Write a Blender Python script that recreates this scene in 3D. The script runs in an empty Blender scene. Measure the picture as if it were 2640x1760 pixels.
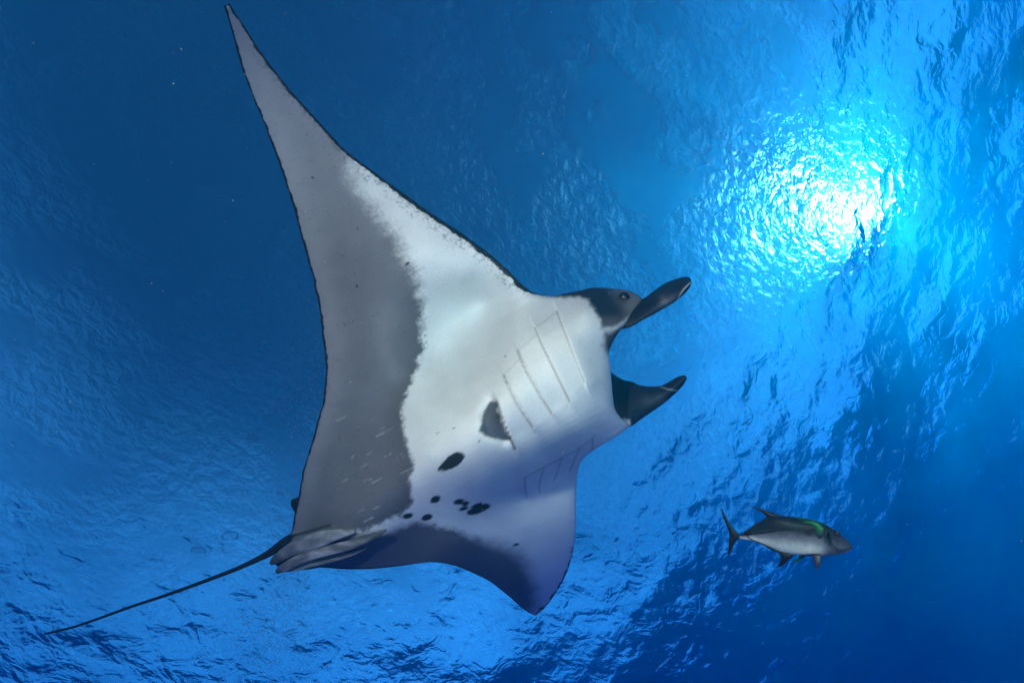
import bpy, bmesh, math, random
import numpy as np
from mathutils import Matrix, Vector

# ------------------------------------------------------------------ camera
SC = bpy.context.scene
C = SC.collection
DEPTH = 16.0
WS = DEPTH / 9.0                             # wave sizes follow                                   # metres of water above the camera
F = 1450.0                                    # focal length in photograph pixels (2640 wide)
CX, CY = 1320.0, 880.0
up_c = Vector(((925 - CX) / F, (CY - 360) / F, -1.0)).normalized()    # straight up, seen in camera space
fwd = Vector((0, 0, -1))
hy = (fwd - up_c * fwd.dot(up_c)).normalized()
hx = hy.cross(up_c)
R3 = Matrix((hx, hy, up_c))                   # camera space -> world
CAM = Vector((0, 0, -DEPTH))
cam_d = bpy.data.cameras.new('camera')
cam = bpy.data.objects.new('camera', cam_d)
C.objects.link(cam)
cam.matrix_world = Matrix.Translation(CAM) @ R3.to_4x4()
cam_d.sensor_width = 36
cam_d.lens = F / 2640 * 36
cam_d.clip_start = 0.05
cam_d.clip_end = 3000
SC.camera = cam
Rn = np.array(R3)
Cn = np.array(CAM)


def cdir(px, py):
    return R3 @ Vector(((px - CX) / F, (CY - py) / F, -1.0))


def unproj(px, py, d):
    """photograph pixel + depth along the view axis -> world (arrays)"""
    px, py, d = np.broadcast_arrays(np.asarray(px, float), np.asarray(py, float), np.asarray(d, float))
    v = np.stack([(px - CX) / F * d, (CY - py) / F * d, -d], -1)
    return v @ Rn.T + Cn


# ------------------------------------------------------------------ world, sun, strobes, exposure
IOR = 1.05
_app = cdir(2150, 535).normalized()           # where the sun appears through the surface
_ta = math.asin(min(0.99, IOR * math.sin(_app.angle(Vector((0, 0, 1))))))
_h = Vector((_app.x, _app.y, 0)).normalized()
sun_dir = _h * math.sin(_ta) + Vector((0, 0, math.cos(_ta)))
elev = math.asin(sun_dir.z)
azim = math.atan2(sun_dir.x, sun_dir.y)
W = bpy.data.worlds.new('World')
SC.world = W
W.use_nodes = True
nt = W.node_tree
sky = nt.nodes.new('ShaderNodeTexSky')
sky.sky_type = 'NISHITA'
sky.sun_disc = False
sky.sun_elevation = elev
sky.sun_rotation = azim
sky.air_density = 1.0
sky.altitude = 2500
sky.dust_density = 0.1
sky.ozone_density = 2.0
# thin bright cloud and haze low in the sky, all the way round
_tc = nt.nodes.new('ShaderNodeTexCoord')
_sp = nt.nodes.new('ShaderNodeSeparateXYZ')
nt.links.new(_tc.outputs['Generated'], _sp.inputs[0])
_mr = nt.nodes.new('ShaderNodeMapRange')
_mr.interpolation_type = 'SMOOTHSTEP'
for k, v in (('From Min', 0.93), ('From Max', 0.50), ('To Min', 0.0), ('To Max', 1.0)):
    _mr.inputs[k].default_value = v
nt.links.new(_sp.outputs['Z'], _mr.inputs['Value'])
_nz = nt.nodes.new('ShaderNodeTexNoise')
_nz.inputs['Scale'].default_value = 3.5
_nz.inputs['Detail'].default_value = 5
nt.links.new(_tc.outputs['Generated'], _nz.inputs['Vector'])
_m2 = nt.nodes.new('ShaderNodeMapRange')
for k, v in (('From Min', 0.35), ('From Max', 0.60), ('To Min', 0.35), ('To Max', 1.0)):
    _m2.inputs[k].default_value = v
nt.links.new(_nz.outputs[0], _m2.inputs['Value'])
_mm = nt.nodes.new('ShaderNodeMath')
_mm.operation = 'MULTIPLY'
nt.links.new(_mr.outputs[0], _mm.inputs[0])
nt.links.new(_m2.outputs[0], _mm.inputs[1])
_mx = nt.nodes.new('ShaderNodeMix')
_mx.data_type = 'RGBA'
nt.links.new(_mm.outputs[0], _mx.inputs['Factor'])
nt.links.new(sky.outputs[0], _mx.inputs['A'])
_mx.inputs['B'].default_value = (10.0, 15.0, 22.5, 1)
nt.links.new(_mx.outputs['Result'], nt.nodes['Background'].inputs[0])
nt.nodes['Background'].inputs[1].default_value = 0.105

sl = bpy.data.lights.new('sun', 'SUN')
sl.energy = 2.8
sl.angle = math.radians(0.53)
sl.color = (1.0, 0.96, 0.9)
sun = bpy.data.objects.new('sun', sl)
C.objects.link(sun)
sun.rotation_euler = sun_dir.to_track_quat('Z', 'Y').to_euler()



def strobe(px, py, pz, aim, watts, col):
    # the photographer's flash heads on their arms, either side of the camera
    l = bpy.data.lights.new('camera_strobe', 'SPOT')
    l.energy = watts
    l.spot_size = math.radians(125)
    l.spot_blend = 0.9
    l.shadow_soft_size = 0.09
    l.color = col
    o = bpy.data.objects.new('camera_strobe', l)
    C.objects.link(o)
    o.location = CAM + R3 @ Vector((px, py, pz))
    t = Vector(aim) - o.location
    o.rotation_euler = (-t).to_track_quat('Z', 'Y').to_euler()


STROBE_COL = (1.0, 0.62, 0.46)
strobe(-1.2, 1.05, 0.2, CAM + cdir(1100, 800) * 3, 940, STROBE_COL)
strobe(0.95, -0.15, 0.1, CAM + cdir(1550, 1150) * 3, 205, (0.82, 0.87, 0.58))

VS = SC.view_settings
VS.view_transform = 'Standard'
VS.look = 'None'
VS.gamma = 1.0
VS.use_curve_mapping = False
VS.exposure = -0.3
cy = SC.cycles
cy.use_denoising = True
cy.volume_bounces = 2
cy.max_bounces = 8
cy.transparent_max_bounces = 8
cy.sample_clamp_indirect = 1500.0
cy.caustics_reflective = False
cy.caustics_refractive = True


# ------------------------------------------------------------------ helpers
def tag(o, label=None, cat=None, group=None, kind=None):
    for k, v in (('label', label), ('category', cat), ('group', group), ('kind', kind)):
        if v:
            o[k] = v
    return o


def mat(name):
    m = bpy.data.materials.new(name)
    m.use_nodes = True
    m.node_tree.nodes.clear()
    return m, m.node_tree.nodes, m.node_tree.links


def mesh_obj(name, V, Fc, m, parent=None, smooth=True):
    me = bpy.data.meshes.new(name)
    V = np.asarray(V, np.float32)
    Fc = np.asarray(Fc, np.int32)
    k = Fc.shape[1]
    me.vertices.add(len(V))
    me.vertices.foreach_set('co', V.ravel())
    me.loops.add(Fc.size)
    me.loops.foreach_set('vertex_index', Fc.ravel())
    me.polygons.add(len(Fc))
    me.polygons.foreach_set('loop_start', np.arange(0, Fc.size, k, dtype=np.int32))
    me.polygons.foreach_set('loop_total', np.full(len(Fc), k, np.int32))
    me.update(calc_edges=True)
    me.validate()
    if smooth:
        me.polygons.foreach_set('use_smooth', np.ones(len(me.polygons), bool))
    me.materials.append(m)
    o = bpy.data.objects.new(name, me)
    C.objects.link(o)
    if parent:
        o.parent = parent
        o.matrix_parent_inverse = parent.matrix_world.inverted()
    return o


def grid_faces(n, m, off=0):
    i, j = np.meshgrid(np.arange(n - 1), np.arange(m - 1), indexing='ij')
    a = (i * m + j).ravel() + off
    return np.stack([a, a + m, a + m + 1, a + 1], 1)


# ------------------------------------------------------------------ sea surface
def waves(x, y, seed=8, n=80, lmin=0.38, lmax=5.5, slope=0.031, main=0.6):
    rs = np.random.RandomState(seed)
    z = np.zeros_like(x)
    for L in np.geomspace(lmax, lmin, n):
        L *= rs.uniform(0.9, 1.1)
        th = main + rs.normal(0, 0.9)
        k = 2 * math.pi / L
        a = slope / k * rs.uniform(0.5, 1.3) / math.sqrt(n / 12)
        z += a * np.sin(k * (x * math.cos(th) + y * math.sin(th)) + rs.uniform(0, 6.283))
    return z


ax = np.concatenate([-np.geomspace(700, 24.2, 26), np.linspace(-24, 24, 560), np.geomspace(24.2, 700, 26)]) * WS
GX, GY = np.meshgrid(ax + 2, ax + 2, indexing='ij')
far = np.clip(1 - (np.hypot(GX, GY) / WS - 20) / 12, 0, 1)
GZ = waves(GX / WS, GY / WS) * WS * far
sm, N, Lk = mat('sea_surface')
out = N.new('ShaderNodeOutputMaterial')
tc = N.new('ShaderNodeNewGeometry')
mp = N.new('ShaderNodeMapping')
mp.inputs['Rotation'].default_value = (0, 0, -0.6)
mp.inputs['Scale'].default_value = (1.0 / WS, 0.7 / WS, 1.0 / WS)
Lk.new(tc.outputs['Position'], mp.inputs['Vector'])


def noise(scale, detail, rough=0.55, dist=0.0, vec=mp):
    n = N.new('ShaderNodeTexNoise')
    n.inputs['Scale'].default_value = scale
    n.inputs['Detail'].default_value = detail
    n.inputs['Roughness'].default_value = rough
    n.inputs['Distortion'].default_value = dist
    Lk.new(vec.outputs[0], n.inputs['Vector'])
    return n


n1 = noise(2.8, 3, 0.5, 0.6)
n2 = noise(9.0, 3, 0.6, 0.3)
b1 = N.new('ShaderNodeBump')
b1.inputs['Strength'].default_value = 1.0
b1.inputs['Distance'].default_value = 0.052 * WS
Lk.new(n1.outputs[0], b1.inputs['Height'])
b2 = N.new('ShaderNodeBump')
b2.inputs['Strength'].default_value = 1.0
b2.inputs['Distance'].default_value = 0.007 * WS
Lk.new(n2.outputs[0], b2.inputs['Height'])
Lk.new(b1.outputs[0], b2.inputs['Normal'])
fr = N.new('ShaderNodeFresnel')
fr.inputs['IOR'].default_value = 1.28
Lk.new(b2.outputs[0], fr.inputs['Normal'])
rf = N.new('ShaderNodeBsdfRefraction')
rf.inputs['IOR'].default_value = IOR
rf.inputs['Roughness'].default_value = 0.0
n3 = noise(6.5, 3, 0.5, 0.5)
b3 = N.new('ShaderNodeBump')
b3.inputs['Distance'].default_value = 0.4 * WS
Lk.new(n3.outputs[0], b3.inputs['Height'])
Lk.new(b2.outputs[0], b3.inputs['Normal'])
Lk.new(b3.outputs[0], rf.inputs['Normal'])
tr = N.new('ShaderNodeBsdfTransparent')
gl = N.new('ShaderNodeBsdfGlossy')
gl.inputs['Roughness'].default_value = 0.05
Lk.new(b2.outputs[0], gl.inputs['Normal'])
mx = N.new('ShaderNodeMixShader')
n4 = noise(0.8, 2, 0.5, 0.8)
mr = N.new('ShaderNodeMapRange')
mr.inputs['From Min'].default_value = 0.44
mr.inputs['From Max'].default_value = 0.62
mr.inputs['To Min'].default_value = 0.04
mr.inputs['To Max'].default_value = 0.8
Lk.new(n4.outputs[0], mr.inputs['Value'])
Lk.new(mr.outputs[0], mx.inputs[0])
rb = N.new('ShaderNodeBsdfRefraction')       # capillary ripples too small to resolve: they spread the sunlight
rb.inputs['IOR'].default_value = IOR
rb.inputs['Roughness'].default_value = 0.95
m0 = N.new('ShaderNodeMixShader')
m0.inputs[0].default_value = 0.12
Lk.new(rf.outputs[0], m0.inputs[1])
Lk.new(rb.outputs[0], m0.inputs[2])
rc = N.new('ShaderNodeBsdfRefraction')
rc.inputs['IOR'].default_value = IOR
rc.inputs['Roughness'].default_value = 0.46
Lk.new(b3.outputs[0], rc.inputs['Normal'])
m00 = N.new('ShaderNodeMixShader')
m00.inputs[0].default_value = 0.5
Lk.new(m0.outputs[0], m00.inputs[1])
Lk.new(rc.outputs[0], m00.inputs[2])
Lk.new(m00.outputs[0], mx.inputs[1])
Lk.new(tr.outputs[0], mx.inputs[2])
m2 = N.new('ShaderNodeMixShader')
Lk.new(fr.outputs[0], m2.inputs[0])
Lk.new(mx.outputs[0], m2.inputs[1])
Lk.new(gl.outputs[0], m2.inputs[2])
Lk.new(m2.outputs[0], out.inputs['Surface'])
so = mesh_obj('sea_surface', np.stack([GX, GY, GZ], -1).reshape(-1, 3), grid_faces(len(ax), len(ax)), sm)
tag(so, 'rippled sea surface seen from below', kind='structure')

# ------------------------------------------------------------------ the body of water
hm, N, Lk = mat('sea_water')
out = N.new('ShaderNodeOutputMaterial')
pv = N.new('ShaderNodeVolumePrincipled')
pv.inputs['Density'].default_value = 0.28 / WS
pv.inputs['Color'].default_value = (0.0, 0.125, 0.14, 1)
pv.inputs['Absorption Color'].default_value = (0.0, 0.45, 0.90, 1)
pv.inputs['Anisotropy'].default_value = 0.83
Lk.new(pv.outputs[0], out.inputs['Volume'])
S, T, B = 220.0, -1.6, -100.0
hv = [(x, y, z) for z in (B, T) for x, y in ((-S, -S), (S, -S), (S, S), (-S, S))]
ho = mesh_obj('haze', hv, [(3, 2, 1, 0), (4, 5, 6, 7), (0, 1, 5, 4), (1, 2, 6, 5), (2, 3, 7, 6), (3, 0, 4, 7)], hm, smooth=False)
tag(ho, 'clear blue sea water', kind='stuff')


# ------------------------------------------------------------------ numpy helpers for skins
def vnoise(x, y, seed=0):
    x = np.asarray(x, float)
    y = np.asarray(y, float)
    xi, yi = np.floor(x).astype(int), np.floor(y).astype(int)
    fx, fy = x - xi, y - yi
    fx, fy = fx * fx * (3 - 2 * fx), fy * fy * (3 - 2 * fy)
    tab = np.random.RandomState(seed).uniform(-1, 1, (256, 256))
    g = lambda a, b: tab[a & 255, b & 255]
    return (g(xi, yi) * (1 - fx) + g(xi + 1, yi) * fx) * (1 - fy) + (g(xi, yi + 1) * (1 - fx) + g(xi + 1, yi + 1) * fx) * fy


def fbm(x, y, s, seed=0, octv=4, gain=0.55):
    r, a, t = 0, 1.0, 0
    for k in range(octv):
        r = r + a * vnoise(x / s + 17.3 * k, y / s + 9.1 * k, seed + k)
        t += a
        a *= gain
        s = s / 2.0
    return r / t


def dline(x, y, P):
    """distance to an open polyline"""
    d = np.full(x.shape, 1e9)
    for (ax_, ay_), (bx_, by_) in zip(P[:-1], P[1:]):
        vx, vy = bx_ - ax_, by_ - ay_
        t = np.clip(((x - ax_) * vx + (y - ay_) * vy) / (vx * vx + vy * vy + 1e-9), 0, 1)
        d = np.minimum(d, np.hypot(x - ax_ - t * vx, y - ay_ - t * vy))
    return d


def sdpoly(x, y, P):
    """signed distance to a polygon, positive inside"""
    d = dline(x, y, list(P) + [P[0]])
    ins = np.zeros(x.shape, bool)
    n = len(P)
    for i in range(n):
        (x0, y0), (x1, y1) = P[i], P[(i + 1) % n]
        if y0 != y1:
            c = ((y0 > y) != (y1 > y)) & (x < (x1 - x0) * (y - y0) / (y1 - y0) + x0)
            ins ^= c
    return np.where(ins, d, -d)


def sm_(v, a, b):
    t = np.clip((v - a) / (b - a), 0, 1)
    return t * t * (3 - 2 * t)


def resample(P, t_src, t_new, sig=0):
    P = np.asarray(P, float)
    o = np.stack([np.interp(t_new, t_src, P[:, k]) for k in range(P.shape[1])], 1)
    if sig > 0:
        r = int(sig * 3) + 1
        w = np.exp(-np.arange(-r, r + 1) ** 2 / (2 * sig * sig))
        w /= w.sum()
        pad = np.concatenate([2 * o[0] - o[r:0:-1], o, 2 * o[-1] - o[-2:-r - 2:-1]])
        o = np.stack([np.convolve(pad[:, k], w, 'valid') for k in range(P.shape[1])], 1)
    return o


def tps(ctrl, x, y, reg=1e-3):
    """thin plate spline through (px, py, value) controls"""
    c = np.asarray(ctrl, float)
    X = c[:, :2] / 1000.0
    n = len(c)
    U = lambda r2: np.where(r2 > 0, 0.5 * r2 * np.log(r2 + 1e-12), 0)
    D = ((X[:, None] - X[None]) ** 2).sum(-1)
    A = np.zeros((n + 3, n + 3))
    A[:n, :n] = U(D) + reg * np.eye(n)
    A[:n, n] = A[n, :n] = 1
    A[:n, n + 1:] = X
    A[n + 1:, :n] = X.T
    w = np.linalg.solve(A, np.r_[c[:, 2], 0, 0, 0])
    xs, ys = np.asarray(x).ravel() / 1000.0, np.asarray(y).ravel() / 1000.0
    r = w[n] + w[n + 1] * xs + w[n + 2] * ys
    for i in range(n):
        r = r + w[i] * U((xs - X[i, 0]) ** 2 + (ys - X[i, 1]) ** 2)
    return r.reshape(np.shape(x))


def color_attr(o, col, name='pigment'):
    a = o.data.color_attributes.new(name, 'FLOAT_COLOR', 'POINT')
    c = np.ones((len(o.data.vertices), 4), np.float32)
    c[:, :3] = col
    a.data.foreach_set('color', c.ravel())


def vec_attr(o, v, name='skin_coord'):
    a = o.data.attributes.new(name, 'FLOAT_VECTOR', 'POINT')
    a.data.foreach_set('vector', np.asarray(v, np.float32).ravel())


# ------------------------------------------------------------------ skin material
def skin_material(name, rough, bump, grain, stri, spec=0.4, metal=0.0, speck=0.0):
    m, N, Lk = mat(name)
    out = N.new('ShaderNodeOutputMaterial')
    p = N.new('ShaderNodeBsdfPrincipled')
    at = N.new('ShaderNodeAttribute')
    at.attribute_name = 'pigment'
    co = N.new('ShaderNodeAttribute')
    co.attribute_name = 'skin_coord'
    gr = N.new('ShaderNodeTexNoise')
    gr.inputs['Scale'].default_value = grain
    gr.inputs['Detail'].default_value = 3
    gr.inputs['Roughness'].default_value = 0.7
    Lk.new(co.outputs['Vector'], gr.inputs['Vector'])
    mo = N.new('ShaderNodeTexNoise')
    mo.inputs['Scale'].default_value = grain * 0.06
    mo.inputs['Detail'].default_value = 4
    Lk.new(co.outputs['Vector'], mo.inputs['Vector'])
    ad = N.new('ShaderNodeMath')
    ad.operation = 'MULTIPLY_ADD'
    Lk.new(mo.outputs[0], ad.inputs[0])
    ad.inputs[1].default_value = 0.25
    Lk.new(gr.outputs[0], ad.inputs[2])
    mr = N.new('ShaderNodeMapRange')
    mr.inputs['From Min'].default_value = 0.38
    mr.inputs['From Max'].default_value = 0.87
    mr.inputs['To Min'].default_value = 0.78 - speck
    mr.inputs['To Max'].default_value = 1.2 + speck
    Lk.new(ad.outputs[0], mr.inputs['Value'])
    ml = N.new('ShaderNodeVectorMath')
    ml.operation = 'SCALE'
    Lk.new(at.outputs['Color'], ml.inputs[0])
    Lk.new(mr.outputs[0], ml.inputs['Scale'])
    Lk.new(ml.outputs[0], p.inputs['Base Color'])
    p.inputs['Roughness'].default_value = rough
    p.inputs['Metallic'].default_value = metal
    p.inputs['Specular IOR Level'].default_value = spec
    mp = N.new('ShaderNodeMapping')
    mp.inputs['Scale'].default_value = stri
    Lk.new(co.outputs['Vector'], mp.inputs['Vector'])
    st = N.new('ShaderNodeTexNoise')
    st.inputs['Scale'].default_value = 1.0
    st.inputs['Detail'].default_value = 2
    Lk.new(mp.outputs[0], st.inputs['Vector'])
    b = N.new('ShaderNodeBump')
    b.inputs['Distance'].default_value = bump
    b.inputs['Strength'].default_value = 0.7
    Lk.new(st.outputs[0], b.inputs['Height'])
    b2 = N.new('ShaderNodeBump')
    b2.inputs['Distance'].default_value = bump * 0.4
    b2.inputs['Strength'].default_value = 0.6
    Lk.new(gr.outputs[0], b2.inputs['Height'])
    Lk.new(b.outputs[0], b2.inputs['Normal'])
    Lk.new(b2.outputs[0], p.inputs['Normal'])
    Lk.new(p.outputs[0], out.inputs['Surface'])
    return m


manta_skin = skin_material('manta_skin', 0.6, 0.0014, 330.0, (5.0, 130.0, 5.0), 0.25, speck=0.02)
dark_skin = skin_material('dark_manta_skin', 0.6, 0.002, 200.0, (20.0, 60.0, 20.0), 0.2)
AXD = np.array([878.0, -470.0]) / math.hypot(878, 470)


def skin_coord(x, y):
    """coordinates along and across the body, in thousands of pixels"""
    u = (x * AXD[0] + y * AXD[1]) / 1000
    v = (-x * AXD[1] + y * AXD[0]) / 1000
    return np.stack([u, v, np.zeros_like(u)], -1)


# ------------------------------------------------------------------ manta ray: the body
FR = [(591, 9, 577, 16), (605, 31, 582, 30), (627, 63, 589, 52), (649, 98, 600, 89), (681, 147, 611, 134),
      (716, 192, 622, 172), (752, 237, 635, 210), (792, 281, 649, 241), (837, 330, 664, 280), (881, 379, 682, 322),
      (926, 415, 701, 372), (975, 451, 723, 429), (1024, 487, 739, 478), (1073, 522, 756, 536), (1118, 554, 770, 585),
      (1158, 580, 783, 634), (1189, 600, 795, 670), (1222, 624, 806, 712), (1256, 649, 817, 760), (1286, 675, 826, 810),
      (1314, 700, 832, 860), (1333, 720, 837, 900), (1350, 738, 840, 940), (1368, 750, 841, 975), (1386, 758, 836, 1010),
      (1408, 762, 830, 1050), (1430, 764, 815, 1105), (1457, 756, 797, 1165), (1493, 750, 784, 1204),
      (1524, 741, 776, 1240), (1569, 742, 768, 1285), (1600, 746, 762, 1314), (1618, 747, 758, 1340),
      (1636, 756, 754, 1362), (1660, 767, 750, 1378), (1649, 785, 744, 1384), (1627, 819, 738, 1392),
      (1613, 832, 732, 1400), (1603, 846, 727, 1408), (1587, 868, 722, 1416), (1578, 886, 717, 1424),
      (1569, 908, 712, 1432), (1571, 926, 710, 1440), (1574, 953, 709, 1446), (1577, 984, 708, 1450),
      (1579, 1015, 710, 1455), (1583, 1051, 716, 1459), (1600, 1078, 730, 1462), (1627, 1096, 745, 1465),
      (1600, 1118, 760, 1466), (1573, 1133, 775, 1467), (1546, 1149, 790, 1468), (1520, 1167, 805, 1466),
      (1504, 1180, 821, 1461), (1493, 1200, 850, 1464), (1488, 1222, 877, 1466), (1486, 1255, 904, 1467),
      (1485, 1307, 957, 1466), (1484, 1341, 1011, 1461), (1482, 1393, 1064, 1454), (1475, 1431, 1100, 1448),
      (1465, 1468, 1136, 1449), (1448, 1503, 1171, 1457), (1427, 1537, 1207, 1471), (1407, 1563, 1252, 1491),
      (1396, 1574, 1286, 1515), (1388, 1581, 1330, 1553), (1380, 1586, 1362, 1578)]
FR = np.array(FR, float)
seg = np.maximum(np.hypot(*np.diff(FR[:, :2], axis=0).T), np.hypot(*np.diff(FR[:, 2:], axis=0).T))
tS = np.r_[0, np.cumsum(seg)]
NS, NT = 720, 270
tN = np.linspace(0, tS[-1], NS)
BR = resample(FR, tS, tN, 2.6)
# the rear edge of the big wing is slightly ragged
jag = fbm(tN, tN * 0, 30, 5, 4) * 3.0 * sm_(tN, 60, 300)
BR[:, 2] += jag
BR[:, 0] += fbm(tN, tN * 0 + 50, 40, 8, 3) * 1.2
tt = np.linspace(0, 1, NT)
tt = tt + 0.06 * np.sin(2 * math.pi * tt) * -1      # denser at the two edges
PX = BR[:, None, 0] * (1 - tt) + BR[:, None, 2] * tt
PY = BR[:, None, 1] * (1 - tt) + BR[:, None, 3] * tt

DEPTHS = [
    (580, 10, 3.75), (681, 147, 3.58), (611, 134, 3.62), (837, 330, 3.36), (682, 322, 3.47), (760, 330, 3.40),
    (1024, 487, 3.18), (770, 585, 3.36), (900, 520, 3.23), (1189, 600, 3.05), (826, 810, 3.26), (1000, 700, 3.04), (1110, 640, 2.99),
    (1314, 700, 2.99), (1190, 720, 3.07), (840, 965, 3.22), (1000, 900, 3.05), (1350, 745, 2.99), (804, 1143, 3.24),
    (1245, 785, 3.26), (1130, 905, 3.20), (1000, 1050, 3.01), (900, 1200, 3.09), (776, 1240, 3.28), (752, 1375, 3.36),
    (1400, 790, 2.90), (1330, 850, 2.80), (1450, 870, 2.62), (1400, 950, 2.56), (1320, 1020, 2.56), (1230, 1090, 2.60),
    (1120, 1180, 2.69), (1000, 1260, 2.86), (1480, 960, 2.56), (1430, 1040, 2.57), (1340, 1110, 2.62),
    (870, 1370, 3.08), (760, 1430, 3.27), (710, 1450, 3.36), (940, 1390, 3.02),
    (1510, 800, 2.74), (1520, 745, 2.98), (1455, 757, 3.0), (1600, 755, 2.98), (1655, 770, 2.95), (1600, 815, 2.80),
    (1560, 860, 2.72), (1575, 985, 2.72), (1530, 980, 2.60), (1570, 905, 2.74), (1540, 1060, 2.66), (1625, 1096, 2.92),
    (1560, 1110, 2.82), (1500, 1120, 2.74), (1440, 1150, 2.78), (1370, 1200, 2.86), (1250, 1240, 2.83), (1120, 1300, 2.93),
    (1504, 1178, 3.08), (1430, 1222, 3.20), (1350, 1278, 3.22), (1230, 1332, 3.16), (1100, 1370, 3.10),
    (1486, 1230, 3.30), (1440, 1300, 3.36), (1350, 1350, 3.34), (1484, 1341, 3.48), (1400, 1400, 3.52), (1290, 1400, 3.38),
    (1180, 1400, 3.20), (1050, 1420, 3.20), (1465, 1468, 3.88), (1380, 1500, 3.85), (1300, 1470, 3.62), (1380, 1584, 4.35),
    (1207, 1471, 3.50), (1252, 1491, 3.68), (1100, 1448, 3.28), (957, 1466, 3.26), (850, 1462, 3.26), (800, 1468, 3.28)]
THICK = [(580, 10, 0.02), (837, 330, 0.05), (682, 322, 0.04), (1024, 487, 0.08), (826, 810, 0.05), (1000, 700, 0.12),
         (1250, 800, 0.26), (1314, 700, 0.14), (840, 965, 0.06), (1000, 1050, 0.18), (1400, 950, 0.50), (1230, 1090, 0.48),
         (1000, 1260, 0.34), (870, 1370, 0.22), (710, 1450, 0.10), (1570, 900, 0.40), (1600, 800, 0.34), (1500, 1100, 0.40),
         (1440, 1300, 0.12), (1380, 1500, 0.06), (1380, 1584, 0.02), (1100, 1400, 0.14), (900, 1460, 0.06), (776, 1240, 0.06),
         (1627, 1096, 0.25), (1520, 745, 0.3), (1300, 1480, 0.05)]
DB = tps(DEPTHS, PX, PY, 2e-4)
TH = np.maximum(tps(THICK, PX, PY, 1e-4), 0.015)
# chord position profile: rounded edges
chord = np.hypot(BR[:, 0] - BR[:, 2], BR[:, 1] - BR[:, 3])[:, None] + 1e-6
dedge = np.minimum(tt, 1 - tt)[None, :] * chord
send = np.minimum(np.arange(NS), NS - 1 - np.arange(NS))[:, None] * (tS[-1] / NS)
dedge = np.minimum(dedge, send * 1.0)
rollw = 26.0
eb = np.sqrt(np.clip(1 - (1 - np.clip(dedge / rollw, 0, 1)) ** 2, 0, 1))
wide = np.clip(chord * 0.33, 20, 170)
ek = np.sqrt(np.clip(1 - (1 - np.clip(dedge / wide, 0, 1)) ** 2, 0, 1))
belly = DB + (1 - eb) * np.minimum(TH * 0.35, 0.035)

# relief: gill slits, muscle lines, folds by the vent
GILLS = [[(1435, 803), (1441, 820), (1453, 850), (1475, 908), (1492, 950), (1506, 984)],
         [(1379, 846), (1395, 886), (1421, 939), (1448, 993), (1468, 1033)],
         [(1335, 904), (1350, 948), (1381, 1002), (1402, 1035), (1421, 1064)],
         [(1299, 968), (1319, 1020), (1346, 1064), (1372, 1100)],
         [(1281, 1037), (1286, 1062), (1296, 1092), (1312, 1124), (1327, 1156)]]
LINKS = [[(1435, 803), (1405, 828), (1379, 846)], [(1383, 862), (1360, 884), (1335, 904)], [(1340, 925), (1318, 948), (1299, 968)]]
RIMS = [[(1506, 984), (1490, 1002), (1462, 1025)], [(1468, 1033), (1445, 1055), (1421, 1064)], [(1421, 1064), (1400, 1085), (1372, 1100)]]
FGILL = [[(1353, 1231), (1353, 1255), (1358, 1274)], [(1403, 1205), (1393, 1238), (1388, 1255), (1393, 1270)],
         [(1448, 1181), (1438, 1214), (1427, 1240)], [(1493, 1155), (1482, 1183), (1468, 1215)], [(1527, 1131), (1529, 1148), (1522, 1167)]]
FLINE = [(1353, 1231), (1403, 1203), (1448, 1181), (1493, 1155), (1527, 1131), (1536, 1119)]
FLOW = [(1358, 1274), (1393, 1270), (1430, 1250), (1475, 1217)]
FOLD1 = [(752, 1381), (784, 1373), (814, 1364), (850, 1354)]
rel = np.zeros_like(PX)
slit = np.full(PX.shape, 1e9)


def step_line(P, w, lift):
    """a flap edge: skin rises towards the line from one side and drops on the other"""
    d = dline(PX, PY, P)
    q = np.asarray(P, float)
    mid = q.mean(0)
    v = q[-1] - q[0]
    side = (PX - q[0, 0]) * v[1] - (PY - q[0, 1]) * v[0]      # >0: forward side
    return d, lift * np.exp(-(d / w) ** 2) * sm_(d * np.sign(side), -4, 6)


def curve(P, k=14):
    P = np.asarray(P, float)
    t = np.linspace(0, 1, len(P))
    q = resample(P, t, np.linspace(0, 1, k), 1.3)
    q[:, 0] += 0.3 * vnoise(np.arange(k) * 0.7, np.full(k, P[0, 0]), 3)
    return [tuple(v) for v in q]


GILLS = [curve(P) for P in GILLS]
FGILL = [curve(P, 10) for P in FGILL]
for P in GILLS[:4]:
    d, s_ = step_line(P, 28, 0.014)
    rel += s_
    slit = np.minimum(slit, d)
d, s_ = step_line(GILLS[4], 26, 0.012)
rel += s_ - 0.035 * np.exp(-(np.maximum(sdpoly(PX, PY, [(1267, 1035), (1281, 1037), (1285, 1064), (1296, 1095), (1314, 1127), (1300, 1132), (1262, 1110), (1250, 1070)]) * -1, 0) / 16) ** 2) * (1 - sm_(s_ / 0.02, 0.0, 0.6))
slit = np.minimum(slit, d)
for P in LINKS:
    d = dline(PX, PY, P)
    rel += 0.0015 * np.exp(-(d / 6) ** 2)
for P in RIMS:
    rel += 0.0012 * np.exp(-(dline(PX, PY, P) / 6) ** 2)
fsl = np.full(PX.shape, 1e9)
for P in FGILL:
    d = dline(PX, PY, P)
    q = np.asarray(P, float)
    v = q[-1] - q[0]
    side = (PX - q[0, 0]) * v[1] - (PY - q[0, 1]) * v[0]
    rel += 0.004 * np.exp(-(d / 16) ** 2) * sm_(d * np.sign(side), -2, 3)
    fsl = np.minimum(fsl, d)
rel += 0.005 * np.exp(-(dline(PX, PY, FLINE) / 10) ** 2)
rel -= 0.03 * np.exp(-(((PX - 1335) / 26) ** 2 + ((PY - 1274) / 16) ** 2))
rel += 0.004 * np.exp(-(dline(PX, PY, FLOW) / 7) ** 2)
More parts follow.
